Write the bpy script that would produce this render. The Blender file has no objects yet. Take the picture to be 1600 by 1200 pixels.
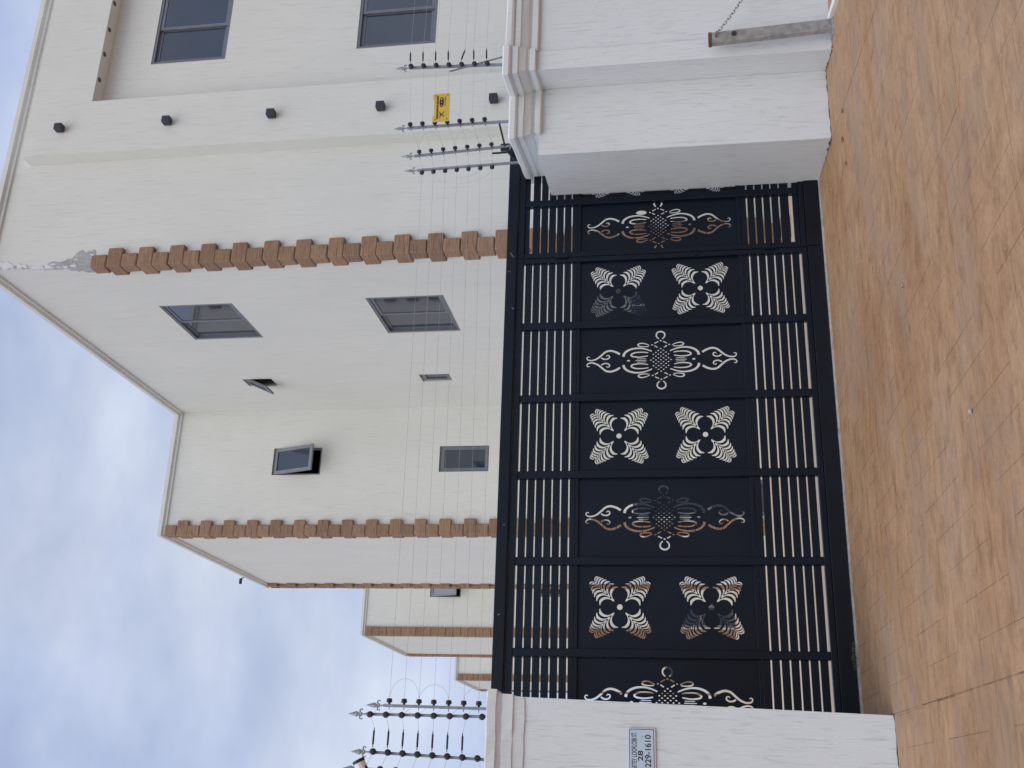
import bpy, bmesh, math, random
from mathutils import Matrix, Vector
random.seed(7)
R = math.radians
sc = bpy.context.scene
COL = sc.collection

# ------------------------------------------------------------------ camera
# the photograph was taken with the phone on its side, so the camera is rolled a quarter turn
yaw, pitch, roll = 0.36354, 0.15438, -0.02588
cp = math.cos(pitch)
fwd = Vector((math.sin(yaw) * cp, math.cos(yaw) * cp, math.sin(pitch)))
rt = Vector((math.cos(yaw), -math.sin(yaw), 0))
up = rt.cross(fwd)
r2 = rt * math.cos(roll) + up * math.sin(roll)
u2 = -rt * math.sin(roll) + up * math.cos(roll)
cd = bpy.data.cameras.new('camera')
cam = bpy.data.objects.new('camera', cd); COL.objects.link(cam)
cd.sensor_fit = 'HORIZONTAL'; cd.sensor_width = 36.0
cd.lens = 36.0 * 1670.3 / 1600.0
cd.clip_start = 0.05; cd.clip_end = 3000
m = Matrix.Identity(4)
for i, ax in enumerate((-u2, r2, -fwd)):
    for k in range(3): m[k][i] = ax[k]
m.translation = (0, 0, 1.4)
cam.matrix_world = m
sc.camera = cam

# ------------------------------------------------------------------ sky, sun, exposure
SUN_EL, SUN_AZ = 55.0, 214.0          # azimuth clockwise from +Y: behind the camera, to its left
w = bpy.data.worlds.new('World'); sc.world = w; w.use_nodes = True
nt = w.node_tree; N = nt.nodes; L = nt.links; N.clear()
out = N.new('ShaderNodeOutputWorld'); bg = N.new('ShaderNodeBackground')
sky = N.new('ShaderNodeTexSky'); sky.sky_type = 'NISHITA'; sky.sun_disc = False
sky.sun_elevation = R(SUN_EL); sky.sun_rotation = R(SUN_AZ)
sky.air_density = 1.0; sky.dust_density = 3.0; sky.ozone_density = 1.5
tc = N.new('ShaderNodeTexCoord')
mp = N.new('ShaderNodeMapping'); mp.inputs['Scale'].default_value = (1.0, 1.0, 1.9)
L.new(tc.outputs['Generated'], mp.inputs['Vector'])
n1 = N.new('ShaderNodeTexNoise'); n1.inputs['Scale'].default_value = 3.6; n1.inputs['Detail'].default_value = 5.5
n1.inputs['Roughness'].default_value = 0.55; n1.inputs['Distortion'].default_value = 0.25
L.new(mp.outputs['Vector'], n1.inputs['Vector'])
r1 = N.new('ShaderNodeValToRGB')
r1.color_ramp.elements[0].position = 0.36; r1.color_ramp.elements[0].color = (0.66, 0.66, 0.66, 1)
r1.color_ramp.elements[1].position = 0.66; r1.color_ramp.elements[1].color = (0.96, 0.96, 0.96, 1)
L.new(n1.outputs['Fac'], r1.inputs['Fac'])
n2 = N.new('ShaderNodeTexNoise'); n2.inputs['Scale'].default_value = 2.3; n2.inputs['Detail'].default_value = 5.0
mp2 = N.new('ShaderNodeMapping'); mp2.inputs['Location'].default_value = (3.1, 1.7, 0.4); mp2.inputs['Scale'].default_value = (1, 1, 2.0)
L.new(tc.outputs['Generated'], mp2.inputs['Vector']); L.new(mp2.outputs['Vector'], n2.inputs['Vector'])
r2n = N.new('ShaderNodeValToRGB')
r2n.color_ramp.elements[0].position = 0.38; r2n.color_ramp.elements[0].color = (3.25, 4.1, 6.6, 1)
r2n.color_ramp.elements[1].position = 0.66; r2n.color_ramp.elements[1].color = (7.0, 7.6, 8.8, 1)
L.new(n2.outputs['Fac'], r2n.inputs['Fac'])
mx = N.new('ShaderNodeMixRGB')
L.new(r1.outputs['Color'], mx.inputs['Fac']); L.new(sky.outputs['Color'], mx.inputs['Color1']); L.new(r2n.outputs['Color'], mx.inputs['Color2'])
L.new(mx.outputs['Color'], bg.inputs['Color']); bg.inputs['Strength'].default_value = 0.1
L.new(bg.outputs['Background'], out.inputs['Surface'])

sd = bpy.data.lights.new('sun', 'SUN'); sd.energy = 1.5; sd.angle = R(65); sd.color = (1.0, 0.96, 0.885)
sun = bpy.data.objects.new('sun', sd); COL.objects.link(sun)
el, az = R(SUN_EL), R(SUN_AZ)
sdir = Vector((math.sin(az) * math.cos(el), math.cos(az) * math.cos(el), math.sin(el)))
sun.rotation_euler = sdir.to_track_quat('Z', 'Y').to_euler()
sun.location = sdir * 60
sc.view_settings.view_transform = 'Standard'; sc.view_settings.look = 'None'
sc.view_settings.gamma = 1.0; sc.view_settings.use_curve_mapping = False
sc.view_settings.exposure = 0.18

# ------------------------------------------------------------------ materials
def new_mat(name):
    mt = bpy.data.materials.new(name); mt.use_nodes = True
    t = mt.node_tree; b = t.nodes['Principled BSDF']
    return mt, t, b

def node(t, kind, **kw):
    n = t.nodes.new(kind)
    for k, v in kw.items():
        if k in n.inputs: n.inputs[k].default_value = v
        else: setattr(n, k, v)
    return n

def world_map(t, scale):
    g = t.nodes.new('ShaderNodeNewGeometry'); mpn = t.nodes.new('ShaderNodeMapping')
    mpn.inputs['Scale'].default_value = scale
    t.links.new(g.outputs['Position'], mpn.inputs['Vector'])
    return mpn.outputs['Vector']

def noise(t, vec, scale, detail=4.0, rough=0.55, dist=0.0):
    n = node(t, 'ShaderNodeTexNoise', Scale=scale, Detail=detail, Roughness=rough, Distortion=dist)
    t.links.new(vec, n.inputs['Vector']); return n.outputs['Fac']

def ramp(t, fac, stops):
    r = t.nodes.new('ShaderNodeValToRGB'); cr = r.color_ramp
    while len(cr.elements) < len(stops): cr.elements.new(0.5)
    for e, (p, c) in zip(cr.elements, stops):
        e.position = p; e.color = (*c, 1) if len(c) == 3 else c
    t.links.new(fac, r.inputs['Fac']); return r.outputs['Color']

def mix(t, fac, a, b, mode='MIX'):
    mn = t.nodes.new('ShaderNodeMixRGB'); mn.blend_type = mode
    for s, v in (('Fac', fac), ('Color1', a), ('Color2', b)):
        if hasattr(v, 'links') or hasattr(v, 'is_linked'): t.links.new(v, mn.inputs[s])
        elif s == 'Fac': mn.inputs[s].default_value = v
        else: mn.inputs[s].default_value = (*v, 1)
    return mn.outputs['Color']

def bump(t, b, h, strength, dist):
    bn = node(t, 'ShaderNodeBump', Strength=strength, Distance=dist)
    t.links.new(h, bn.inputs['Height']); t.links.new(bn.outputs['Normal'], b.inputs['Normal'])

def simple(name, col, rough=0.6, metal=0.0, spec=0.5, vary=0.12, scale=9.0):
    mt, t, b = new_mat(name)
    v = world_map(t, (1, 1, 1))
    f = noise(t, v, scale, 5)
    lo = tuple(c * (1 - vary) for c in col); hi = tuple(min(1, c * (1 + vary)) for c in col)
    t.links.new(ramp(t, f, [(0.3, lo), (0.7, hi)]), b.inputs['Base Color'])
    b.inputs['Roughness'].default_value = rough; b.inputs['Metallic'].default_value = metal
    b.inputs['Specular IOR Level'].default_value = spec
    return mt

def plaster(name, col, dark, scratch=1.0, grain=1.0):
    """trowelled render with short vertical scratches"""
    mt, t, b = new_mat(name)
    v = world_map(t, (62 * grain, 62 * grain, 4.2 * grain))
    s = noise(t, v, 1.0, 4, 0.6, 0.6)
    v2 = world_map(t, (130 * grain, 130 * grain, 16 * grain))
    s2 = noise(t, v2, 1.0, 3, 0.6)
    blot = noise(t, world_map(t, (1, 1, 0.6)), 0.9, 5, 0.6)
    base = ramp(t, blot, [(0.3, tuple(c * 0.935 for c in col)), (0.7, col)])
    sc_m = ramp(t, s, [(0.54, (0, 0, 0)), (0.70, (1, 1, 1))])
    f = t.nodes.new('ShaderNodeMath'); f.operation = 'MULTIPLY'; f.inputs[1].default_value = 0.35 * scratch
    t.links.new(sc_m, f.inputs[0])
    c1 = mix(t, f.outputs[0], base, dark)
    t.links.new(c1, b.inputs['Base Color'])
    b.inputs['Roughness'].default_value = 0.85; b.inputs['Specular IOR Level'].default_value = 0.25
    h = mix(t, 0.45, s, s2)
    bump(t, b, h, 0.55 * scratch, 0.006)
    return mt

M = {}
M['house'] = plaster('house_render', (0.722, 0.73, 0.682), (0.55, 0.555, 0.52), 1.3, grain=0.6)
M['wall'] = plaster('boundary_render', (0.715, 0.75, 0.757), (0.40, 0.41, 0.41), 1.3)
M['cornice'] = plaster('cornice_render', (0.70, 0.73, 0.72), (0.45, 0.445, 0.43), 0.9)
M['coping'] = simple('coping_paint', (0.66, 0.675, 0.65), 0.7, vary=0.06, scale=2)
M['navy'] = simple('navy_paint', (0.0022, 0.0066, 0.0145), 0.38, 0.0, 0.30, vary=0.25, scale=3)
M['navy_matt'] = simple('navy_paint_matt', (0.002, 0.005, 0.0105), 0.5, 0.0, 0.3, vary=0.3, scale=5)
M['alu'] = simple('window_aluminium', (0.17, 0.185, 0.205), 0.42, 0.25, 0.5, vary=0.08)
M['lampgrey'] = simple('lamp_grey', (0.028, 0.033, 0.042), 0.5, vary=0.1)
M['black'] = simple('black_plastic', (0.012, 0.014, 0.017), 0.5, vary=0.2, scale=30)
M['galv'] = simple('galvanised_steel', (0.30, 0.32, 0.34), 0.5, 0.55, 0.5, vary=0.2, scale=24)
M['steel'] = simple('dull_steel', (0.30, 0.298, 0.29), 0.65, 0.1, 0.5, vary=0.28, scale=16)
M['wire'] = simple('wire_steel', (0.42, 0.43, 0.45), 0.5, 0.3, vary=0.1)
M['yellow'] = simple('yellow_sign', (0.66, 0.46, 0.07), 0.45, vary=0.06)
M['ink'] = simple('black_ink', (0.012, 0.012, 0.016), 0.6, vary=0.1)
M['brownink'] = simple('brown_ink', (0.10, 0.055, 0.012), 0.6, vary=0.1)
M['plate'] = simple('plate_face', (0.50, 0.59, 0.67), 0.4, vary=0.05)
M['platerim'] = simple('plate_rim', (0.62, 0.62, 0.64), 0.35, 0.2, vary=0.05)
M['camwhite'] = simple('camera_white', (0.72, 0.72, 0.72), 0.4, vary=0.04)
M['kerbwhite'] = simple('white_paint', (0.75, 0.74, 0.72), 0.7, vary=0.1)
M['leaf'] = simple('dry_leaf', (0.10, 0.055, 0.03), 0.8, vary=0.4, scale=60)
M['moss'] = simple('weed_green', (0.06, 0.085, 0.04), 0.8, vary=0.4, scale=60)
M['track'] = simple('track_concrete', (0.42, 0.39, 0.36), 0.85, vary=0.3, scale=11)

def mk_glass():
    mt, t, b = new_mat('tinted_glass')
    v = world_map(t, (1, 1, 1)); f = noise(t, v, 0.8, 3)
    t.links.new(ramp(t, f, [(0.3, (0.020, 0.031, 0.050)), (0.7, (0.028, 0.042, 0.066))]), b.inputs['Base Color'])
    b.inputs['Roughness'].default_value = 0.03; b.inputs['IOR'].default_value = 1.55
    b.inputs['Specular IOR Level'].default_value = 1.0
    bump(t, b, noise(t, v, 1.6, 1), 0.02, 0.02)
    return mt
M['glass'] = mk_glass()

def mk_quoin():
    mt, t, b = new_mat('brown_split_stone')
    oi = t.nodes.new('ShaderNodeObjectInfo')
    g = t.nodes.new('ShaderNodeNewGeometry'); mpn = t.nodes.new('ShaderNodeMapping')
    cmb = t.nodes.new('ShaderNodeCombineXYZ')
    ml = t.nodes.new('ShaderNodeMath'); ml.operation = 'MULTIPLY'; ml.inputs[1].default_value = 40
    t.links.new(oi.outputs['Random'], ml.inputs[0]); t.links.new(ml.outputs[0], cmb.inputs[0]); t.links.new(ml.outputs[0], cmb.inputs[2])
    ad = t.nodes.new('ShaderNodeVectorMath'); ad.operation = 'ADD'
    t.links.new(g.outputs['Position'], ad.inputs[0]); t.links.new(cmb.outputs[0], ad.inputs[1])
    mpn.inputs['Scale'].default_value = (5, 5, 60); mpn.inputs['Rotation'].default_value = (0.05, 0.08, 0)
    t.links.new(ad.outputs[0], mpn.inputs['Vector'])
    f = noise(t, mpn.outputs['Vector'], 1.0, 4, 0.6, 0.8)
    c = ramp(t, f, [(0.28, (0.155, 0.095, 0.062)), (0.46, (0.285, 0.182, 0.116)), (0.72, (0.37, 0.245, 0.158))])
    rv = ramp(t, oi.outputs['Random'], [(0.0, (0.88, 0.88, 0.89)), (1.0, (1.12, 1.1, 1.08))])
    t.links.new(mix(t, 1.0, c, rv, 'MULTIPLY'), b.inputs['Base Color'])
    b.inputs['Roughness'].default_value = 0.8; b.inputs['Specular IOR Level'].default_value = 0.25
    bump(t, b, f, 0.7, 0.014)
    return mt
M['quoin'] = mk_quoin()

def mk_ground(name, gain=1.0, pale=0.0, joint=False):
    """stamped, stained concrete: long streaks run along the street"""
    mt, t, b = new_mat(name)
    big = noise(t, world_map(t, (0.55, 1.0, 1)), 1.0, 5, 0.55, 0.3)
    streak = noise(t, world_map(t, (3.6, 9.0, 1)), 1.0, 8, 0.7, 0.9)
    fine = noise(t, world_map(t, (26.0, 62.0, 1)), 1.0, 5, 0.65, 0.5)
    grit = noise(t, world_map(t, (1, 1, 1)), 55.0, 3, 0.6)
    k = gain
    c0 = ramp(t, big, [(0.30, (0.32 * k, 0.178 * k, 0.091 * k)), (0.45, (0.375 * k, 0.221 * k, 0.120 * k)),
                       (0.58, (0.41 * k, 0.256 * k, 0.149 * k)), (0.74, (0.38 * k, 0.252 * k, 0.165 * k))])
    c1 = mix(t, 0.7, c0, ramp(t, streak, [(0.28, (0.60, 0.55, 0.50)), (0.5, (1.0, 1.0, 1.0)), (0.75, (1.22, 1.22, 1.22))]), 'MULTIPLY')
    c2 = mix(t, 0.6, c1, ramp(t, fine, [(0.3, (0.72, 0.70, 0.68)), (0.7, (1.2, 1.2, 1.2))]), 'MULTIPLY')
    mot = noise(t, world_map(t, (2.2, 4.0, 1)), 2.2, 7, 0.7, 0.6)
    c2 = mix(t, 0.9, c2, ramp(t, mot, [(0.32, (0.74, 0.69, 0.64)), (0.5, (1, 1, 1)), (0.7, (1.12, 1.13, 1.14))]), 'MULTIPLY')
    # worn orange stain in patches
    st = noise(t, world_map(t, (0.8, 1.7, 1)), 1.3, 5, 0.6)
    m_ = ramp(t, st, [(0.55, (0, 0, 0)), (0.72, (0.4, 0.4, 0.4))])
    c3 = mix(t, m_, c2, (0.36 * k, 0.185 * k, 0.075 * k))
    # grey scuffed film
    gs = noise(t, world_map(t, (0.9, 2.2, 1)), 0.8, 6, 0.62)
    m2 = ramp(t, gs, [(0.48, (0, 0, 0)), (0.66, (0.6, 0.6, 0.6))])
    c4 = mix(t, m2, c3, (0.31 * k, 0.225 * k, 0.165 * k))
    sp = ramp(t, grit, [(0.70, (0, 0, 0)), (0.76, (0.6, 0.6, 0.6))])
    c5 = mix(t, sp, c4, (0.46 * k, 0.36 * k, 0.27 * k))
    if joint:
        jn = noise(t, world_map(t, (0.8, 1.1, 1)), 1.1, 5, 0.65)
        c5 = mix(t, ramp(t, jn, [(0.47, (0, 0, 0)), (0.68, (1, 1, 1))]), c5, mix(t, 1.0, c5, (0.22, 0.19, 0.17), 'MULTIPLY'))
    if pale: c5 = mix(t, pale, c5, (0.62, 0.55, 0.46))
    t.links.new(c5, b.inputs['Base Color'])
    rr = ramp(t, streak, [(0.3, (0.62, 0.62, 0.62)), (0.7, (0.82, 0.82, 0.82))])
    t.links.new(rr, b.inputs['Roughness']); b.inputs['Specular IOR Level'].default_value = 0.3
    h = mix(t, 0.5, streak, fine)
    bump(t, b, h, 0.45, 0.006)
    return mt
M['paving'] = mk_ground('stamped_concrete')
M['paving_base'] = mk_ground('stamped_concrete_joint', 0.95, joint=True)
M['courtyard'] = mk_ground('courtyard_paving', 1.15, 0.65)
M['street'] = mk_ground('street_ground', 0.9, 0.25)

def mk_flaked():
    """bare cement just above the last block, flaking white paint higher up"""
    mt, t, b = new_mat('flaked_render')
    f = noise(t, world_map(t, (1, 1, 0.7)), 9.0, 6, 0.6, 0.4)
    f2 = noise(t, world_map(t, (1, 1, 0.35)), 30.0, 5, 0.65)
    grey = ramp(t, f2, [(0.3, (0.30, 0.30, 0.305)), (0.7, (0.50, 0.50, 0.505))])
    g = t.nodes.new('ShaderNodeNewGeometry'); sp = t.nodes.new('ShaderNodeSeparateXYZ'); t.links.new(g.outputs['Position'], sp.inputs[0])
    mr = node(t, 'ShaderNodeMapRange'); mr.inputs['From Min'].default_value = 9.25; mr.inputs['From Max'].default_value = 9.95
    mr.inputs['To Min'].default_value = -0.14; mr.inputs['To Max'].default_value = 0.06
    t.links.new(sp.outputs['Z'], mr.inputs['Value'])
    ad = t.nodes.new('ShaderNodeMath'); ad.operation = 'ADD'; t.links.new(f, ad.inputs[0]); t.links.new(mr.outputs[0], ad.inputs[1])
    m_ = ramp(t, ad.outputs[0], [(0.47, (0, 0, 0)), (0.50, (1, 1, 1))])
    t.links.new(mix(t, m_, grey, (0.70, 0.71, 0.72)), b.inputs['Base Color'])
    b.inputs['Roughness'].default_value = 0.9
    bump(t, b, mix(t, 0.5, m_, f2), 0.9, 0.015)
    return mt
M['flaked'] = mk_flaked()

# ------------------------------------------------------------------ mesh helpers
class MB:
    def __init__(s): s.v = []; s.f = []
    def poly(s, pts):
        n = len(s.v); s.v += [tuple(p) for p in pts]; s.f.append(tuple(range(n, n + len(pts))))
    def box(s, x0, x1, y0, y1, z0, z1, ch=0.0):
        """box; ch = chamfer on all edges"""
        if ch <= 0:
            n = len(s.v)
            s.v += [(x0,y0,z0),(x1,y0,z0),(x1,y1,z0),(x0,y1,z0),(x0,y0,z1),(x1,y0,z1),(x1,y1,z1),(x0,y1,z1)]
            s.f += [tuple(n + i for i in q) for q in ((0,3,2,1),(4,5,6,7),(0,1,5,4),(1,2,6,5),(2,3,7,6),(3,0,4,7))]
            return
        X = (x0, x1); Y = (y0, y1); Z = (z0, z1); sg = (1, -1)
        idx = {}
        for i in (0, 1):
            for j in (0, 1):
                for k in (0, 1):
                    dx, dy, dz = sg[i]*ch, sg[j]*ch, sg[k]*ch
                    for a, p in enumerate(((X[i], Y[j]+dy, Z[k]+dz), (X[i]+dx, Y[j], Z[k]+dz), (X[i]+dx, Y[j]+dy, Z[k]))):
                        idx[i,j,k,a] = len(s.v); s.v.append(p)
        for i in (0, 1):
            q = [idx[i,0,0,0], idx[i,1,0,0], idx[i,1,1,0], idx[i,0,1,0]]; s.f.append(tuple(q if i else q[::-1]))
            q = [idx[0,i,0,1], idx[1,i,0,1], idx[1,i,1,1], idx[0,i,1,1]]; s.f.append(tuple(q[::-1] if i else q))
            q = [idx[0,0,i,2], idx[1,0,i,2], idx[1,1,i,2], idx[0,1,i,2]]; s.f.append(tuple(q if i else q[::-1]))
        for j in (0, 1):
            for k in (0, 1):
                s.f.append((idx[0,j,k,1], idx[1,j,k,1], idx[1,j,k,2], idx[0,j,k,2]))
                s.f.append((idx[j,0,k,0], idx[j,1,k,0], idx[j,1,k,2], idx[j,0,k,2]))
                s.f.append((idx[j,k,0,0], idx[j,k,1,0], idx[j,k,1,1], idx[j,k,0,1]))
        for i in (0, 1):
            for j in (0, 1):
                for k in (0, 1): s.f.append((idx[i,j,k,0], idx[i,j,k,1], idx[i,j,k,2]))
    def prism(s, pts, z0, z1):
        n = len(s.v); c = len(pts)
        s.v += [(p[0], p[1], z0) for p in pts] + [(p[0], p[1], z1) for p in pts]
        s.f.append(tuple(n + i for i in range(c))[::-1]); s.f.append(tuple(n + c + i for i in range(c)))
        for i in range(c): j = (i + 1) % c; s.f.append((n+i, n+j, n+c+j, n+c+i))
    def tube(s, pts, r, seg=8, cap=True):
        pts = [Vector(p) for p in pts]; n0 = len(s.v)
        rad = r if hasattr(r, '__len__') else [r] * len(pts)
        ref = None
        for i, p in enumerate(pts):
            d = (pts[min(i+1, len(pts)-1)] - pts[max(i-1, 0)]).normalized()
            if ref is None:
                ref = Vector((0,0,1)) if abs(d.z) < 0.9 else Vector((1,0,0))
            a = d.cross(ref).normalized(); b = a.cross(d).normalized(); ref = b
            for k in range(seg):
                t = 2*math.pi*k/seg; s.v.append(tuple(p + (a*math.cos(t) + b*math.sin(t))*rad[i]))
        for i in range(len(pts)-1):
            for k in range(seg):
                k2 = (k+1) % seg
                s.f.append((n0+i*seg+k, n0+i*seg+k2, n0+(i+1)*seg+k2, n0+(i+1)*seg+k))
        if cap:
            s.f.append(tuple(n0+k for k in range(seg))[::-1])
            e = n0+(len(pts)-1)*seg; s.f.append(tuple(e+k for k in range(seg)))
    def sweep(s, path, prof, closed_ends=True):
        """prof (offset, z) closed polygon swept along plan path with mitred corners; offset is to the left-hand side normal"""
        P = [Vector((p[0], p[1])) for p in path]; n0 = len(s.v); c = len(prof)
        for i, p in enumerate(P):
            ds = []
            if i > 0: ds.append((P[i]-P[i-1]).normalized())
            if i < len(P)-1: ds.append((P[i+1]-P[i]).normalized())
            ns = [Vector((-d.y, d.x)) for d in ds]
            nn = ns[0] if len(ns) == 1 else (ns[0]+ns[1]) / (1 + ns[0].dot(ns[1]))
            for o, z in prof: s.v.append((p.x + nn.x*o, p.y + nn.y*o, z))
        for i in range(len(P)-1):
            for k in range(c):
                k2 = (k+1) % c
                s.f.append((n0+i*c+k, n0+i*c+k2, n0+(i+1)*c+k2, n0+(i+1)*c+k))
        if closed_ends:
            s.f.append(tuple(n0+k for k in range(c))[::-1]); e = n0+(len(P)-1)*c
            s.f.append(tuple(e+k for k in range(c)))
    def mesh(s, name, mat=None, smooth=False):
        me = bpy.data.meshes.new(name); me.from_pydata(s.v, [], s.f); me.update()
        if mat: me.materials.append(mat)
        if smooth:
            for p in me.polygons: p.use_smooth = True
        return me
    def build(s, name, mat, parent=None, smooth=False):
        return obj(name, s.mesh(name, mat, smooth), parent)

def obj(name, me, parent=None):
    o = bpy.data.objects.new(name, me); COL.objects.link(o)
    if parent is not None: o.parent = parent
    return o
def tag(o, label, cat, group=None):
    o['label'] = label; o['category'] = cat
    if group: o['group'] = group
    return o
def thing(name, label, cat, loc=(0, 0, 0), group=None):
    o = bpy.data.objects.new(name, None); COL.objects.link(o); o.location = loc
    o.empty_display_size = 0.2
    return tag(o, label, cat, group)
def struct(name, mb, mat):
    o = mb.build(name, mat); o['kind'] = 'structure'; return o
def box_part(name, mat, parent, *b, ch=0.0):
    mb = MB(); mb.box(*b, ch=ch); return mb.build(name, mat, parent)

# ------------------------------------------------------------------ ground
mb = MB(); mb.poly([(-400, -400, -0.06), (400, -400, -0.06), (400, 400, -0.06), (-400, 400, -0.06)])
struct('ground', mb, M['street'])
mb = MB(); mb.poly([(-9, 9.52, 0.0), (22, 9.52, 0.0), (22, 70, 0.0), (-9, 70, 0.0)])
struct('courtyard', mb, M['courtyard'])
mb = MB(); mb.box(-9, 22, -3.0, 9.36, -0.055, -0.0022)
driveway = struct('driveway', mb, M['paving_base'])

def clip(poly, a, b, c):
    """keep a*x+b*y>=c"""
    o = []
    for i in range(len(poly)):
        p, q = poly[i], poly[(i+1) % len(poly)]
        dp = a*p[0]+b*p[1]-c; dq = a*q[0]+b*q[1]-c
        if dp >= 0: o.append(p)
        if dp*dq < 0:
            t = dp/(dp-dq); o.append((p[0]+(q[0]-p[0])*t, p[1]+(q[1]-p[1])*t))
    return o
PW = 0.2075; gap = 0.0017
cx0, cy0 = 2.59, 4.095
# saw-cut joints in the slab (x = x0 + k*(y-y0))
def jx1(y): return 0.535 + (y-7.88)*0.0084
def jx2(y): return 5.424 + (y-8.342)*0.172
cells = []
for j in range(-5, 27):
    for i in range(-22, 26):
        if (i-j) % 6 == 0: cells.append((i, j, 3, 1))
        if (i-j) % 6 == 5: cells.append((i, j, 1, 3))
nP = 0
rest = MB()
cand = []
for (i, j, a, b) in cells:
    x0 = cx0+i*PW+gap; x1 = cx0+(i+a)*PW-gap; y0 = cy0+j*PW+gap; y1 = cy0+(j+b)*PW-gap
    if y0 > 9.29 or x1 < -2.3 or x0 > 7.4: continue
    y1 = min(y1, 9.325)
    if y1-y0 < 0.03: continue
    mx_, my_ = (x0+x1)/2, (y0+y1)/2
    cand.append((x0, x1, y0, y1, mx_, my_))
def seen(mx_, my_):
    v = Vector((mx_, my_, 0)) - Vector((0, 0, 1.4)); z = v.dot(fwd)
    return (abs(1670.3*v.dot(r2)/z) < 650 and abs(1670.3*v.dot(u2)/z) < 850)
for (x0, x1, y0, y1, mx_, my_) in cand:
    base = [(x0, y0), (x1, y0), (x1, y1), (x0, y1)]
    pieces = [base]
    for fx, s in ((jx1, 0.0084), (jx2, 0.172)):
        nxt = []
        for pc in pieces:
            ys = [p[1] for p in pc]; k = fx(0)
            # x - s*y >= k  /  <= k
            A = clip(pc, 1, -s, k+0.004); B = clip(pc, -1, s, -k+0.004)
            nxt += [q for q in (A, B) if len(q) >= 3]
        pieces = nxt
    for pc in pieces:
        h = random.uniform(-0.0008, 0.0006)
        if seen(mx_, my_) and nP < 292:
            q = MB(); q.prism(pc, -0.03, h); q.build('paver', M['paving'], driveway); nP += 1
        else: rest.prism(pc, -0.03, h)
o = rest.build('pavers_beyond_view', M['paving'], driveway); o.name = 'paver_field'; o['kind'] = 'stuff'

# concrete strip and steel track that the gate slides on
mb = MB()
ys = [9.30 + random.uniform(-0.006, 0.006) for _ in range(46)]
for i in range(45):
    xa, xb = -1.0+i*0.16, -1.0+(i+1)*0.16
    mb.poly([(xa, ys[i], 0.008), (xb, ys[i+1], 0.008), (xb, 9.52, 0.008), (xa, 9.52, 0.008)])
    mb.poly([(xa, ys[i], -0.02), (xb, ys[i+1], -0.02), (xb, ys[i+1], 0.008), (xa, ys[i], 0.008)])
tk = mb.build('gate_track', M['track']); tag(tk, 'pale concrete strip with a steel runner under the navy gate', 'track')
box_part('runner', M['steel'], tk, -1, 6.2, 9.40, 9.43, 0.007, 0.014)

# ------------------------------------------------------------------ houses
def holes_wall(mb, P, a0, a1, z0, z1, holes, depth):
    """P(a,d,z)->xyz with d = inward depth. Front sheet with rectangular openings and their reveals"""
    As = sorted({a0, a1, *[h[0] for h in holes], *[h[1] for h in holes]})
    Zs = sorted({z0, z1, *[h[2] for h in holes], *[h[3] for h in holes]})
    for i in range(len(As)-1):
        for j in range(len(Zs)-1):
            ca, cz = (As[i]+As[i+1])/2, (Zs[j]+Zs[j+1])/2
            if any(h[0] < ca < h[1] and h[2] < cz < h[3] for h in holes): continue
            mb.poly([P(As[i],0,Zs[j]), P(As[i+1],0,Zs[j]), P(As[i+1],0,Zs[j+1]), P(As[i],0,Zs[j+1])])
    for (b0, b1, c0, c1) in holes:
        mb.poly([P(b0,0,c0), P(b1,0,c0), P(b1,depth,c0), P(b0,depth,c0)])
        mb.poly([P(b0,0,c1), P(b1,0,c1), P(b1,depth,c1), P(b0,depth,c1)])
        mb.poly([P(b0,0,c0), P(b0,0,c1), P(b0,depth,c1), P(b0,depth,c0)])
        mb.poly([P(b1,0,c0), P(b1,0,c1), P(b1,depth,c1), P(b1,depth,c0)])

def pbox(mb, P, a0, a1, d0, d1, z0, z1):
    c = [P(a, d, z) for z in (z0, z1) for (a, d) in ((a0,d0),(a1,d0),(a1,d1),(a0,d1))]
    n = len(mb.v); mb.v += c
    mb.f += [tuple(n+i for i in q) for q in ((0,3,2,1),(4,5,6,7),(0,1,5,4),(1,2,6,5),(2,3,7,6),(3,0,4,7))]

def frame4(mb, P, a0, a1, z0, z1, wd, d0, d1):
    pbox(mb, P, a0, a1, d0, d1, z0, z0+wd); pbox(mb, P, a0, a1, d0, d1, z1-wd, z1)
    pbox(mb, P, a0, a0+wd, d0, d1, z0+wd, z1-wd); pbox(mb, P, a1-wd, a1, d0, d1, z0+wd, z1-wd)

def sliding_window(parent, P, a0, a1, z0, z1, near_low):
    """aluminium two-sash sliding window, the sash on the near_low side sits in front"""
    e = 0.004
    a0 += e; a1 -= e; z0 += e; z1 -= e
    mb = MB(); frame4(mb, P, a0, a1, z0, z1, 0.035, 0.008, 0.11); wn = mb.build('window', M['alu'], parent)
    mid = (a0+a1)/2
    for k in (0, 1):
        front = (k == 0) == near_low
        b0, b1 = (a0+0.036, mid+0.02) if k == 0 else (mid-0.02, a1-0.036)
        d0, d1 = (0.022, 0.046) if front else (0.052, 0.076)
        mb = MB(); frame4(mb, P, b0, b1, z0+0.036, z1-0.036, 0.05, d0, d1); mb.build('sash', M['alu'], wn)
        mb = MB(); dm = (d0+d1)/2; pbox(mb, P, b0+0.051, b1-0.051, dm-0.003, dm+0.003, z0+0.087, z1-0.087)
        mb.build('pane', M['glass'], wn)
    return wn

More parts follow.
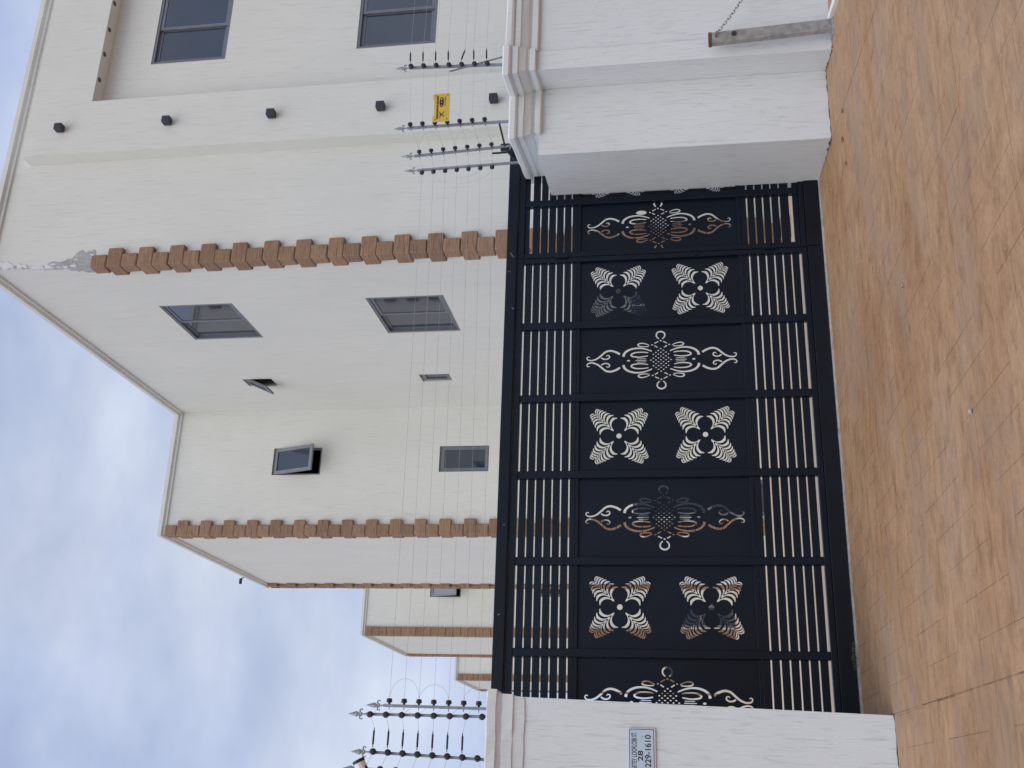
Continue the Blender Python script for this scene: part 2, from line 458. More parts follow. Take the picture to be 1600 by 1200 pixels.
def awning_window(parent, P, a0, a1, z0, z1, ang):
    """small top-hung window, opened by ang"""
    e = 0.004; a0 += e; a1 -= e; z0 += e; z1 -= e
    mb = MB(); frame4(mb, P, a0, a1, z0, z1, 0.03, 0.03, 0.1); wn = mb.build('window', M['alu'], parent)
    zt = z1-0.03; dt = 0.045
    ca, sa = math.cos(ang), math.sin(ang)
    def Q(a, d, z):
        dd, dz = d-dt, z-zt
        return P(a, dt + dd*ca + dz*sa, zt + dz*ca - dd*sa)
    b0, b1, c0, c1 = a0+0.01, a1-0.01, z0+0.01, z1-0.03
    mb = MB(); frame4(mb, Q, b0, b1, c0, c1, 0.06, dt-0.025, dt+0.01); mb.build('sash', M['alu'], wn)
    mb = MB(); pbox(mb, Q, b0+0.061, b1-0.061, dt-0.008, dt-0.003, c0+0.061, c1-0.061); mb.build('pane', M['glass'], wn)
    return wn

HZ = 10.70
# house-local plan (origin at the front left corner of the wall)
WX, WY, BY, RX = -2.305, 6.01, 11.28, 7.6     # wing left x, wing front y, back y, right x
QO, QL, QS, QT = 0.07, 0.28, 0.19, 0.235       # quoin projection, long arm, short arm

def quoin_mesh(name, arm, h, ysign=1, armb=None):
    """L-shaped block wrapping an outside corner at (0,0); faces look to -x and -y (or +y)"""
    armb = armb or arm; o = QO
    pts = [(-o, -o), (arm-o, -o), (arm-o, 0.02), (0.02, 0.02), (0.02, armb-o), (-o, armb-o)]
    if ysign < 0: pts = [(x, -y) for x, y in pts][::-1]
    bm = bmesh.new()
    vs = [bm.verts.new((x, y, 0)) for x, y in pts]; f = bm.faces.new(vs)
    r = bmesh.ops.extrude_face_region(bm, geom=[f])
    bmesh.ops.translate(bm, verts=[v for v in r['geom'] if isinstance(v, bmesh.types.BMVert)], vec=(0, 0, h))
    bmesh.ops.recalc_face_normals(bm, faces=bm.faces)
    bmesh.ops.bevel(bm, geom=[e for e in bm.edges], offset=0.012, segments=1, affect='EDGES', clamp_overlap=True)
    me = bpy.data.meshes.new(name); bm.to_mesh(me); bm.free(); me.materials.append(M['quoin'])
    return me
q_long = quoin_mesh('quoin_long', QL, 0.214); q_short = quoin_mesh('quoin_short', QS, 0.222)
q_mid = quoin_mesh('quoin_even', 0.25, 0.216)
b_long = quoin_mesh('quoin_back_long', QL, 0.214, -1); b_short = quoin_mesh('quoin_back_short', QS, 0.222, -1)
b_mid = quoin_mesh('quoin_back_even', 0.25, 0.216, -1)
QP = 0.4415

def make_house(label):
    h = thing('house', label, 'house', group='white houses in a row behind the gate')
    PF = lambda a, d, z: (a, d, z)                 # front facade (y=0), a = x
    PL = lambda a, d, z: (d, a, z)                 # left face (x=0), a = y
    PW_ = lambda a, d, z: (a, WY + d, z)           # wing front (y=WY)
    PS = lambda a, d, z: (WX + d, a, z)            # wing left side
    # openings
    lw = [(1.345, 2.615, z, z+1.13) for z in (7.76, 4.63, 1.53)]
    ls = [(4.37, 4.71, z, z+0.52) for z in (8.31, 5.19)]
    ww = [(-1.245, -0.735, 7.86, 8.78), (-1.225, -0.745, 4.76, 5.66)]
    wd = [(-2.06, -1.43, 0.0, 2.22)]
    fw = [(3.24, 4.51, z, z+1.14) for z in (7.72, 4.625, 1.50)]
    mb = MB()
    holes_wall(mb, PF, 0, RX, 0, HZ, fw, 0.13)
    holes_wall(mb, PL, 0, WY, 0, HZ, lw+ls, 0.13)
    holes_wall(mb, PW_, WX, 0, 0, HZ, ww+wd, 0.13)
    holes_wall(mb, PS, WY, BY, 0, HZ, [], 0.13)
    mb.poly([(WX, BY, 0), (RX, BY, 0), (RX, BY, HZ), (WX, BY, HZ)])
    mb.poly([(RX, 0, 0), (RX, BY, 0), (RX, BY, HZ), (RX, 0, HZ)])
    mb.build('wall', M['house'], h)
    mb = MB(); mb.poly([(0, 0, HZ-0.02), (RX, 0, HZ-0.02), (RX, BY, HZ-0.02), (WX, BY, HZ-0.02), (WX, WY, HZ-0.02), (0, WY, HZ-0.02)])
    rf = mb.build('roof', M['coping'], h)
    mb = MB()   # parapet coping with a shadow gap below it
    path = [(RX, BY), (RX, 0), (0, 0), (0, WY), (WX, WY), (WX, BY), (RX-0.001, BY)]
    mb.sweep(path, [(-0.12, HZ-0.03), (0.03, HZ-0.03), (0.03, HZ+0.015), (0.07, HZ+0.03), (0.07, HZ+0.10), (-0.12, HZ+0.11)][::1])
    mb.build('coping', M['coping'], h)
    # windows
    for q in lw: sliding_window(h, PL, *q, near_low=True)
    for q, a in zip(ls, (R(24), R(0))): awning_window(h, PL, *q, a)
    for q, a in zip(ww, (R(21), R(0))): awning_window(h, PW_, *q, a)
    for q in fw: sliding_window(h, PF, *q, near_low=False)
    mb = MB(); frame4(mb, PW_, -2.056, -1.434, -0.05, 2.216, 0.07, 0.03, 0.1); dr = mb.build('door', M['alu'], h)
    mb = MB(); pbox(mb, PW_, -1.985, -1.505, 0.06, 0.08, 0.021, 2.145); mb.build('pane', M['glass'], dr)
    mb = MB(); pbox(mb, PW_, -1.985, -1.505, 0.045, 0.06, 0.9, 0.98); mb.build('cross_rail', M['alu'], dr)
    # projecting bay frame on the front facade, with spotlights under its lintel
    mb = MB()
    y0 = -0.235; bx0, bx1, bx2, zt, zs = 1.635, 2.49, RX+0.0, 10.43, 9.515
    mb.prism([(bx0, 0.001), (bx0, y0), (bx1, y0), (bx1, 0.001)], 0, zt)
    mb.box(bx1, bx2, y0, 0.001, zs, zt)
    bay = mb.build('bay_frame', M['house'], h)
    for sx in (2.905, 3.35, 3.785, 4.26, 4.72):
        mb = MB(); mb.tube([(sx, -0.165, zs+0.01), (sx, -0.165, zs-0.006)], 0.036, 14); sp = mb.build('spotlight', M['lampgrey'], h)
        mb = MB(); mb.tube([(sx, -0.165, zs-0.004), (sx, -0.165, zs-0.008)], 0.024, 12); mb.build('lens', M['glass'], sp)
    for lz in (9.895, 8.285, 6.775, 5.24, 3.705, 2.1):
        mb = MB(); mb.box(1.985, 2.085, y0-0.115, y0-0.015, lz-0.055, lz+0.055, ch=0.004); lp = mb.build('wall_lamp', M['lampgrey'], h)
        mb = MB(); mb.box(2.015, 2.055, y0-0.015, y0+0.002, lz-0.035, lz+0.035); mb.build('mount', M['lampgrey'], lp)
    # corner blocks; the top ones of the front corner have come off
    def column(px, py, ztop, first_long, meshes, n0=0):
        z = ztop; lng = first_long
        while z > 0.02:
            hh = QP/2
            me = meshes[0] if lng else meshes[1]
            o = obj('quoin', me, h); o.location = (px + random.uniform(-.004, .004), py + random.uniform(-.004, .004), z-hh+0.003)
            o.scale = (1, 1, 1)
            z -= hh; lng = not lng
    column(0, 0, 9.175, False, (q_long, q_short))
    column(WX, WY, 10.665, False, (q_long, q_short))
    column(WX, BY, 10.665, True, (b_long, b_short))
    return h

house1 = make_house('nearest white house with damaged corner render and two large windows on its left side')
house1.location = (6.41, 11.92, 0)
# bare flaked render where the top corner blocks came off the nearest house
mb = MB()
prof_r, prof_l = [], []
zs_ = [9.17 + i*0.036 for i in range(44)]
wr_, wl_ = 0.22, 0.2
for i, z in enumerate(zs_):
    env = 1.0 if i < 9 else 0.62
    wr_ = min(0.24, max(0.03, wr_ + random.uniform(-0.055, 0.055))); wl_ = min(0.2, max(0.02, wl_ + random.uniform(-0.045, 0.045)))
    prof_r.append(wr_*env); prof_l.append(wl_*env)
o_ = 0.006
for i, z in enumerate(zs_): mb.v += [(-o_, -o_, z), (prof_r[i], -o_, z), (-o_, prof_l[i], z)]
for i in range(len(zs_)-1):
    a = 3*i; b = a+3
    mb.f += [(a, a+1, b+1, b), (a, b, b+2, a+2)]
pt = mb.build('bare_render', M['flaked'], house1); pt['label'] = 'grey flaked corner where the top blocks came off'

def copy_tree(o, parent=None):
    c = o.copy(); COL.objects.link(c)
    if parent is not None: c.parent = parent
    for ch in o.children: copy_tree(ch, c)
    return c
swap = {q_long: q_mid, q_short: q_mid, b_long: b_mid, b_short: b_mid}
for loc, lab in (((6.36, 24.86, 0), 'second white house in the row, its wing window propped open'),
                 ((6.35, 38.45, 0), 'farthest white house in the row, smallest above the gate')):
    hc = house1.copy(); COL.objects.link(hc); hc.location = loc; hc['label'] = lab
    for ch in list(house1.children):
        if ch.name.split('.')[0] in ('bare_render', 'spotlight', 'wall_lamp', 'bay_frame'): continue
        c = copy_tree(ch, hc)
        if c.data in swap:
            c.data = swap[c.data]
# small security camera on the parapet of the nearest house
sc_ = thing('roof_camera', 'small dark security camera on the far parapet corner of nearest house', 'camera', (4.09, 22.1, 10.83))
mb = MB(); mb.tube([(0, 0, -0.01), (-0.05, 0, 0.08), (-0.1, 0, 0.09)], 0.012, 6); mb.build('stalk', M['black'], sc_)
mb = MB(); mb.box(-0.17, -0.05, -0.03, 0.03, 0.07, 0.12, ch=0.008); mb.build('housing', M['black'], sc_)

# compound walls that close the yard
mb = MB(); mb.box(-3.0, 22, 62, 62.2, 0, 3.0); tag(mb.build('compound_wall', M['house']), 'plain white wall closing the far end of the yard', 'wall')

# ------------------------------------------------------------------ boundary wall, right of the gate
bw = thing('boundary_wall', 'white rendered wall stepping forward right of the navy gate', 'wall', (6.6, 8.4, 0))
def rel(o, mb):
    x, y, z = o.location; mb.v = [(a-x, b-y, c-z) for a, b, c in mb.v]; return mb
def rough_base(pts, z1, n=9):
    """wall prism whose foot is a little uneven"""
    mb = MB(); mb.prism(pts, -0.03, z1); return mb
mb = rough_base([(5.645, 9.60), (5.465, 8.43), (6.185, 8.43), (6.185, 9.60)], 2.625)
rel(bw, mb).build('gate_return', M['wall'], bw)
mb = rough_base([(6.187, 8.432), (6.085, 8.0), (6.285, 7.997), (6.29, 8.02), (13.0, 8.03), (13.0, 8.6), (6.187, 8.6)], 2.66)
rel(bw, mb).build('wall', M['wall'], bw)
# core of wall under the cornice
mb = MB(); mb.prism([(5.70, 8.46), (6.20, 8.46), (6.11, 8.03), (13, 8.05), (13, 8.58), (6.3, 8.58), (6.3, 9.60), (5.88, 9.60)], 2.60, 2.865)
rel(bw, mb).build('wall_head', M['cornice'], bw)
def cornice_prof(zb, s=1.0):
    """(outward, z): listed as left-hand offsets (negative = inside)"""
    return [(-0.05, zb), (0.038, zb), (0.05, zb+0.012), (0.05, zb+0.05), (0.034, zb+0.06), (0.036, zb+0.072),
            (0.06, zb+0.095), (0.085, zb+0.15), (0.092, zb+0.158), (0.10, zb+0.163), (0.103, zb+0.205), (0.094, zb+0.214),
            (0.118, zb+0.226), (0.128, zb+0.24), (0.126, zb+0.285), (0.10, zb+0.30), (-0.05, zb+0.295)]
def soften(mb, amp):
    mb.v = [(x + random.uniform(-amp, amp), y + random.uniform(-amp, amp), z + random.uniform(-amp, amp)) for x, y, z in mb.v]; return mb
def subdiv(path, step=0.12):
    o = []
    for a, b in zip(path[:-1], path[1:]):
        n = max(1, int(math.hypot(b[0]-a[0], b[1]-a[1])/step))
        for k in range(n): o.append((a[0]+(b[0]-a[0])*k/n, a[1]+(b[1]-a[1])*k/n))
    return o + [path[-1]]
# path runs so that the left-hand side faces the street
pa = subdiv([(5.93, 9.36), (5.735, 8.43), (6.19, 8.43), (6.115, 8.0), (6.29, 7.997)])
pb = subdiv([(6.291, 8.03), (13.0, 8.04)], 0.3)
def flip(path): return path[::-1]
mb = MB(); mb.sweep(flip(pa), [(o, z) for o, z in cornice_prof(2.60)]);
rel(bw, soften(mb, 0.0025)).build('cornice', M['cornice'], bw)
mb = MB(); mb.sweep(flip(pb), [(o, z) for o, z in cornice_prof(2.585)])
rel(bw, soften(mb, 0.0025)).build('cornice', M['cornice'], bw)

# ------------------------------------------------------------------ left gate pillar
gp = thing('gate_pillar', 'white rendered gate pillar carrying the street number plate', 'pillar', (0.2, 8.1, 0))
mb = MB(); n = 0
def leanx(z): return 0.527 + 0.029*z
zz = [-0.03, 0.6, 1.2, 1.8, 2.4, 2.66]
for i in range(len(zz)-1):
    za, zb = zz[i], zz[i+1]
    fa, fb = leanx(za), leanx(zb)
    mb.poly([(-3, 7.93, za), (fa, 7.95, za), (fb, 7.95, zb), (-3, 7.93, zb)])
    mb.poly([(fa, 7.95, za), (fa, 9.25, za), (fb, 9.25, zb), (fb, 7.95, zb)])
mb.poly([(-3, 7.93, 2.66), (leanx(2.66), 7.95, 2.66), (leanx(2.66), 9.25, 2.66), (-3, 9.25, 2.66)])
mb.poly([(-3, 9.25, -0.03), (leanx(0), 9.25, -0.03), (leanx(2.66), 9.25, 2.66), (-3, 9.25, 2.66)])
rel(gp, mb).build('pillar', M['wall'], gp)
mb = MB(); mb.prism([(-3, 7.96), (0.575, 7.98), (0.575, 9.2), (-3, 9.2)], 2.62, 2.80); rel(gp, mb).build('pillar_head', M['cornice'], gp)
def prof_left(zb):
    return [(-0.05, zb), (0.012, zb), (0.018, zb+0.075), (0.028, zb+0.085), (0.03, zb+0.15), (0.022, zb+0.16), (0.04, zb+0.19),
            (0.055, zb+0.20), (0.06, zb+0.262), (0.03, zb+0.275), (-0.05, zb+0.27)]
pl = subdiv([(0.59, 9.2), (0.59, 7.95), (-3.0, 7.93)], 0.07)
mb = MB(); mb.sweep(pl, prof_left(2.555))
rel(gp, soften(mb, 0.004)).build('cornice', M['cornice'], gp)

# ------------------------------------------------------------------ gate
GY = 9.42                                  # plane of the gate leaf
BARS = [0.29, 1.085, 1.88, 2.675, 3.42, 4.165]
def crom(pts, n=7):
    """Catmull-Rom through 2-D points"""
    P = [pts[0]] + list(pts) + [pts[-1]]; o = []
    for i in range(1, len(P)-2):
        p0, p1, p2, p3 = P[i-1], P[i], P[i+1], P[i+2]
        for k in range(n):
            t = k/n; t2 = t*t; t3 = t2*t
            o.append(tuple(0.5*(2*p1[c] + (-p0[c]+p2[c])*t + (2*p0[c]-5*p1[c]+4*p2[c]-p3[c])*t2 + (-p0[c]+3*p1[c]-3*p2[c]+p3[c])*t3) for c in (0, 1)))
    return o + [pts[-1]]
def stroke(pts, wds, smooth=True, n=7):
    """closed outline of a brush stroke; wds = (start, mid, end) widths"""
    c = crom(pts, n) if smooth and len(pts) > 2 else list(pts)
    a, b = [], []
    for i, p in enumerate(c):
        q0 = c[max(0, i-1)]; q1 = c[min(len(c)-1, i+1)]
        dx, dy = q1[0]-q0[0], q1[1]-q0[1]; l = math.hypot(dx, dy) or 1e-6
        t = i/(len(c)-1); wd = (wds[0]*(1-2*t)+wds[1]*2*t) if t < 0.5 else (wds[1]*(2-2*t)+wds[2]*(2*t-1))
        nx, ny = -dy/l*wd/2, dx/l*wd/2
        a.append((p[0]+nx, p[1]+ny)); b.append((p[0]-nx, p[1]-ny))
    return a + b[::-1]
def ell(cx, cy, ra, rb, n=10):
    return [(cx+ra*math.cos(2*math.pi*k/n), cy+rb*math.sin(2*math.pi*k/n)) for k in range(n)]

def scroll_shapes(broken=False):
    """(a, b): a = along the panel height, b = across"""
    S = []
    def q4(poly):
        for sa in (1, -1):
            for sb in (1, -1): S.append([(x*sa, y*sb) for x, y in poly])
    W = 0.0165
    q4(stroke([(0.672, 0.046), (0.690, 0.050), (0.698, 0.034), (0.682, 0.016), (0.645, 0.013), (0.600, 0.030), (0.560, 0.062), (0.520, 0.096), (0.475, 0.106), (0.425, 0.092), (0.385, 0.068)], (0.007, W, 0.021)))
    q4(stroke([(0.562, 0.038), (0.540, 0.024), (0.508, 0.022), (0.486, 0.036), (0.488, 0.056), (0.506, 0.060), (0.512, 0.048)], (0.014, 0.013, 0.006)))
    q4(stroke([(0.352, 0.042), (0.345, 0.070), (0.315, 0.100), (0.262, 0.120), (0.200, 0.124), (0.140, 0.112), (0.085, 0.090)], (0.024, 0.018, 0.011)))
    q4(stroke([(0.118, 0.076), (0.17, 0.083), (0.235, 0.081), (0.273, 0.066), (0.277, 0.050), (0.250, 0.038), (0.19, 0.034), (0.122, 0.044)], (0.010, 0.016, 0.010)))
    for b_ in (0.0,):
        for sa in (1, -1): S.append(stroke([(sa*0.135, b_), (sa*0.24, b_)], (0.007, 0.007, 0.007), False))
    q4(stroke([(0.14, 0.0165), (0.225, 0.0165)], (0.006, 0.006, 0.006), False))
    for sa in (1, -1): S.append(ell(sa*0.305, 0.0, 0.015, 0.009))
    # ears
    ear = stroke([(0.108, 0.150), (0.145, 0.168), (0.185, 0.174), (0.212, 0.163), (0.205, 0.146), (0.165, 0.138), (0.113, 0.140)], (0.008, 0.014, 0.008))
    for sa in (1, -1):
        for sb in (1, -1):
            if broken and sa == 1 and sb == 1:
                S.append([(x*sa, y*sb) for x, y in ell(0.165, 0.156, 0.052, 0.024, 16)])
            else: S.append([(x*sa, y*sb) for x, y in ear])
    # end rings
    for sb in (1, -1):
        if broken:
            for sa in (1, -1): S.append([(x*sa, y*sb) for x, y in stroke([(0.022, 0.216), (0.036, 0.238), (0.036, 0.260)], (0.012, 0.016, 0.014))])
        else:
            S.append([(x, y*sb) for x, y in stroke([(0.016, 0.214), (0.038, 0.240), (0.034, 0.274), (0.0, 0.290), (-0.034, 0.274), (-0.038, 0.240), (-0.016, 0.214)], (0.010, 0.016, 0.010))])
    # plait between ears and ring
    for sb in (1, -1): S.append(ell(0, sb*0.196, 0.009, 0.0075))
    q4(stroke([(0.022, 0.188), (0.058, 0.170)], (0.010, 0.010, 0.010), False))
    q4(stroke([(0.030, 0.128), (0.060, 0.146)], (0.010, 0.011, 0.010), False))
    q4(ell(0.080, 0.155, 0.010, 0.006))
    # woven middle: rows of pierced dots
    for r_ in range(-6, 7):
        b_ = r_*0.0192
        half = max(1, 4-abs(r_)//2)
        for c_ in range(-half, half+1):
            if (c_ + r_) % 2: continue
            a_ = c_*0.0235
            if abs(a_) > 0.10: continue
            if abs(b_) > 0.118: continue
            S.append(ell(a_, b_, 0.0082, 0.0060, 8))
    return S

def palm_shapes():
    """four arms of paired crescents that hug round petals, shrinking towards the tips"""
    S = [ell(0, 0, 0.0245, 0.0245, 18)]
    d = 0.080; cy_, r_ = 0.072, 0.064
    scale = (1, 0.95, 0.85, 0.755, 0.66, 0.57, 0.48); step = (0.047, 0.044, 0.038, 0.033, 0.028, 0.025, 0.022)
    for k in range(7):
        q_ = scale[k]; dl = 0.50*step[k]/q_
        inner = [(r_*math.cos(R(t)), cy_ + r_*math.sin(R(t))) for t in range(38, -91, -8)]
        outer = [(dl + r_*math.cos(R(t)), cy_ + r_*math.sin(R(t))) for t in range(-84, 24, 9)]
        tip = (inner[0][0] + dl*0.35, inner[0][1] + 0.002)
        half = outer + [tip] + inner
        pts = [(dl-0.003, 0.0)] + half + [(-0.012, 0.0)] + [(x, -y) for x, y in half[::-1]]
        for q in range(4):
            ang = R(45+90*q); ca, sa = math.cos(ang), math.sin(ang)
            S.append([((d+x*q_)*ca - y*q_*sa, (d+x*q_)*sa + y*q_*ca) for x, y in pts])
        d += step[k]
    return S

def cut_panel(name, x0, x1, z0, z1, cuts, parent, y, yoff):
    """3 mm steel sheet with the ornaments cut out of it. cuts: list of outlines in (x, z) world coordinates"""
    cu = bpy.data.curves.new(name, 'CURVE'); cu.dimensions = '2D'; cu.fill_mode = 'BOTH'; cu.extrude = 0.0015
    for pts in [[(x0, z0), (x1, z0), (x1, z1), (x0, z1)]] + cuts:
        sp = cu.splines.new('POLY'); sp.points.add(len(pts)-1)
        for p, (a, b) in zip(sp.points, pts): p.co = (a, b, 0, 1)
        sp.use_cyclic_u = True
    to = bpy.data.objects.new(name, cu); COL.objects.link(to)
    dg = bpy.context.evaluated_depsgraph_get()
    me = bpy.data.meshes.new_from_object(to.evaluated_get(dg))
    bpy.data.objects.remove(to); bpy.data.curves.remove(cu)
    me.transform(Matrix(((1, 0, 0, 0), (0, 0, -1, y), (0, 1, 0, 0), (0, 0, 0, 1))))
    px, py, pz = parent.location
    me.transform(Matrix.Translation((-px, -py, -pz)))
    me.materials.clear(); me.materials.append(M['navy'])
    me.name = name
    return obj(name, me, parent)

SCR = scroll_shapes(); SCRB = scroll_shapes(True); PALM = palm_shapes()
def bay(parent, xa, xb, kind, ztops, zbots, slot, y, frame_bottom, broken=False):
    """one bay of a leaf between two uprights: slats, cut panel, slats"""
    px, py, pz = parent.location
    def bx(name, mat, *b, ch=0.0):
        mb = MB(); mb.box(*b, ch=ch); rel(parent, mb); return mb.build(name, mat, parent)
    # slats fill between the slots
    zt = [2.955 if broken is None else ztops[0]+slot/2+0.0] 
    for k in range(len(ztops)-1):
        bx('slat', M['navy'], xa, xb, y, y+0.03, ztops[k+1]+slot/2, ztops[k]-slot/2, ch=0.003)
    bx('slat', M['navy'], xa, xb, y, y+0.03, 2.352, ztops[-1]-slot/2, ch=0.003)
    for k in range(len(zbots)-1):
        bx('slat', M['navy'], xa, xb, y, y+0.03, zbots[k+1]+slot/2, zbots[k]-slot/2, ch=0.003)
    bx('slat', M['navy'], xa, xb, y, y+0.03, zbots[0]+slot/2, 0.762, ch=0.003)
    # frame of the panel
    bx('panel_rail', M['navy'], xa, xb, y-0.006, y+0.03, 2.321, 2.350, ch=0.003)
    bx('panel_rail', M['navy'], xa, xb, y-0.006, y+0.03, 0.764, 0.797, ch=0.003)
    xc = (xa+xb)/2
    if kind == 's':
        cuts = [[(xc+b_, 1.556+a_) for a_, b_ in s] for s in (SCRB if broken else SCR)]
    else:
        cuts = [[(xc+x, zc+z) for x, z in s] for zc in (1.954, 1.168) for s in PALM]
    cut_panel('panel', xa-0.01, xb+0.01, 0.79, 2.33, cuts, parent, y+0.022, 0)

gate = thing('sliding_gate', 'long navy sliding gate with cut-out scroll and palm-leaf panels', 'gate', (2.6, GY, 0))
ZT = [2.874-0.0773*k for k in range(7)]; ZB = [0.692-0.0782*k for k in range(7)]
SL = 0.0138
kinds = ['s', 'p', 's', 'p', 's', 'p']
edges = BARS + [4.875]
for k in range(6):
    xa = edges[k]+0.036 if k else edges[k]+0.036; xb = edges[k+1]-(0.036 if k < 5 else 0.03)
    bay(gate, xa, xb, kinds[k], ZT, ZB, SL, GY-0.012, 0)
def gbox(name, mat, par, *b, ch=0.0):
    mb = MB(); mb.box(*b, ch=ch); rel(par, mb); return mb.build(name, mat, par)
for x in BARS: gbox('upright', M['navy'], gate, x-0.036, x+0.036, GY-0.03, GY+0.03, 0.207, 2.883, ch=0.004)
gbox('upright', M['navy'], gate, 4.845, 4.895, GY-0.03, GY+0.03, 0.207, 2.883, ch=0.004)
gbox('top_rail', M['navy'], gate, 0.2, 4.897, GY-0.032, GY+0.03, 2.885, 2.948, ch=0.004)
gbox('bottom_rail', M['navy'], gate, 0.2, 4.897, GY-0.032, GY+0.03, 0.153, 0.205, ch=0.004)
gbox('skirt', M['navy_matt'], gate, 0.2, 4.897, GY-0.05, GY+0.04, 0.016, 0.150, ch=0.004)
gbox('latch', M['navy'], gate, 4.855, 4.885, GY-0.05, GY-0.031, 1.18, 1.21, ch=0.003)

wk = thing('wicket_gate', 'narrow navy pedestrian leaf beside the white wall, one scroll eye broken', 'gate', (5.5, GY, 0))
ZTW = [2.813, 2.728, 2.648, 2.568, 2.490, 2.412]; ZBW = [0.694, 0.617, 0.540, 0.463, 0.383, 0.287]
bay(wk, 4.955, 5.485, 's', ZTW, ZBW, SL, GY-0.012, 0, broken=True)
bay(wk, 5.555, 6.11, 'p', ZTW, ZBW, SL, GY-0.012, 0)
for x, hw in ((4.93, 0.026), (5.52, 0.034), (6.15, 0.04)):
    gbox('upright', M['navy'], wk, x-hw, x+hw, GY-0.03, GY+0.03, 0.207, 2.883, ch=0.004)
gbox('top_rail', M['navy'], wk, 4.904, 6.19, GY-0.032, GY+0.03, 2.885, 2.948, ch=0.004)
gbox('top_filler', M['navy'], wk, 4.957, 6.11, GY-0.012, GY+0.02, 2.840, 2.884, ch=0.003)
gbox('bottom_rail', M['navy'], wk, 4.904, 6.19, GY-0.032, GY+0.03, 0.153, 0.205, ch=0.004)
gbox('bottom_filler', M['navy'], wk, 4.957, 6.11, GY-0.012, GY+0.02, 0.206, 0.258, ch=0.003)
gbox('skirt', M['navy_matt'], wk, 4.904, 6.19, GY-0.05, GY+0.04, 0.016, 0.150, ch=0.004)
for z in (0.5, 2.5): gbox('hinge', M['navy'], wk, 4.885, 4.915, GY-0.055, GY-0.034, z-0.06, z+0.06, ch=0.004)

gb = thing('gate_beam', 'navy steel beam running above the gate from pillar to wall', 'beam', (3.2, GY, 2.95))
gbox('beam', M['navy'], gb, 0.2, 6.25, GY-0.06, GY+0.06, 2.953, 3.057, ch=0.006)

mb = MB()
for (x, z, l, an) in ((4.93, 3.0, 0.03, 0.6), (4.75, 3.02, 0.012, 1.2), (4.35, 2.975, 0.015, 0.8), (2.2, 2.99, 0.008, 0.3), (1.4, 3.01, 0.01, 2.0)):
    c_, s_ = math.cos(an), math.sin(an)
    mb.poly([(x+l*c_-0.0025*s_, GY-0.0608, z+l*s_+0.0025*c_), (x-l*c_-0.002*s_, GY-0.0608, z-l*s_+0.002*c_), (x-l*c_+0.002*s_, GY-0.0608, z-l*s_-0.002*c_), (x+l*c_+0.0025*s_, GY-0.0608, z+l*s_-0.0025*c_)])
rel(gb, mb).build('paint_chips', M['galv'], gb)
# ------------------------------------------------------------------ electric fence
def finial(mb, x, y, z, s=1.0):
    """spear head with two curled side leaves"""
    mb.tube([(x, y, z), (x, y, z+0.03*s)], 0.006*s, 6)
    for t, wd in ((0.03, 0.012),):
        mb.prism([(x-0.014*s, y-0.004), (x+0.014*s, y-0.004), (x+0.014*s, y+0.004), (x-0.014*s, y+0.004)], z+0.03*s, z+0.04*s)
    n = len(mb.v)
    zz_ = [z+0.04*s, z+0.075*s, z+0.14*s]; hw = [0.006*s, 0.021*s, 0.001*s]
    for a, b in zip(zz_, hw):
        mb.v += [(x-b, y, a), (x, y-b*0.35-0.001, a), (x+b, y, a), (x, y+b*0.35+0.001, a)]
    for i in range(2):
        for k in range(4): mb.f.append((n+i*4+k, n+i*4+(k+1) % 4, n+i*4+4+(k+1) % 4, n+i*4+4+k))
    for sg in (-1, 1):
        mb.tube([(x, y, z+0.035*s), (x+sg*0.018*s, y, z+0.05*s), (x+sg*0.034*s, y, z+0.046*s), (x+sg*0.036*s, y, z+0.03*s), (x+sg*0.027*s, y, z+0.028*s)], [0.007*s, 0.007*s, 0.006*s, 0.005*s, 0.004*s], 6)

POSTS = {}
def fence_post(key, label, base, top, z_first, n_ins, side, pitch_=0.1213):
    """square steel post, round black insulators on one side, spear finial; side = unit plan vector of the insulators"""
    p = thing('fence_post', label, 'fence post', base, group='electric fence posts on the walls')
    bx_, by_, bz_ = base; dx, dy = top[0]-bx_, top[1]-by_; H = top[2]-bz_
    def ax(z): t = (z-bz_)/H; return (bx_+dx*t, by_+dy*t)
    mb = MB(); n = len(mb.v); s = 0.0105
    for z in (bz_-0.02, top[2]):
        x, y = ax(z); mb.v += [(x-s, y-s, z), (x+s, y-s, z), (x+s, y+s, z), (x-s, y+s, z)]
    mb.f += [(0,1,5,4), (1,2,6,5), (2,3,7,6), (3,0,4,7), (4,5,6,7)]
    rel(p, mb).build('shaft', M['galv'], p)
    mb = MB(); x, y = top[0], top[1]; finial(mb, x, y, top[2]); rel(p, mb).build('finial', M['galv'], p)
    pts = []
    for k in range(n_ins):
        z = z_first - k*pitch_
        x, y = ax(z); c = Vector((x, y, z)); d = Vector((side[0], side[1], 0))
        mb = MB()
        mb.tube([c+d*0.009, c+d*0.022, c+d*0.026, c+d*0.036, c+d*0.040, c+d*0.050, c+d*0.056], [0.009, 0.011, 0.022, 0.024, 0.020, 0.023, 0.012], 12)
        mb.tube([c-d*0.03, c-d*0.0095], 0.003, 5)
        rel(p, mb).build('insulator', M['black'], p, smooth=False)
        pts.append(c + d*0.045)
    POSTS[key] = pts
    return p
P1 = fence_post('P1', 'first fence post right of the yellow sign, braced by a slanting bar', (6.25, 8.1, 2.87), (6.29, 8.1, 3.825), 3.80, 7, (-0.25, -0.97))
P2 = fence_post('P2', 'fence post on the wall just left of the yellow warning sign', (5.905, 8.5, 2.88), (5.90, 8.5, 3.92), 3.885, 7, (0.55, -0.83))
P3 = fence_post('P3', 'leaning fence post between the warning sign and the last post before the gate', (5.885, 8.88, 2.88), (5.832, 8.88, 3.935), 3.885, 7, (0.75, -0.66))
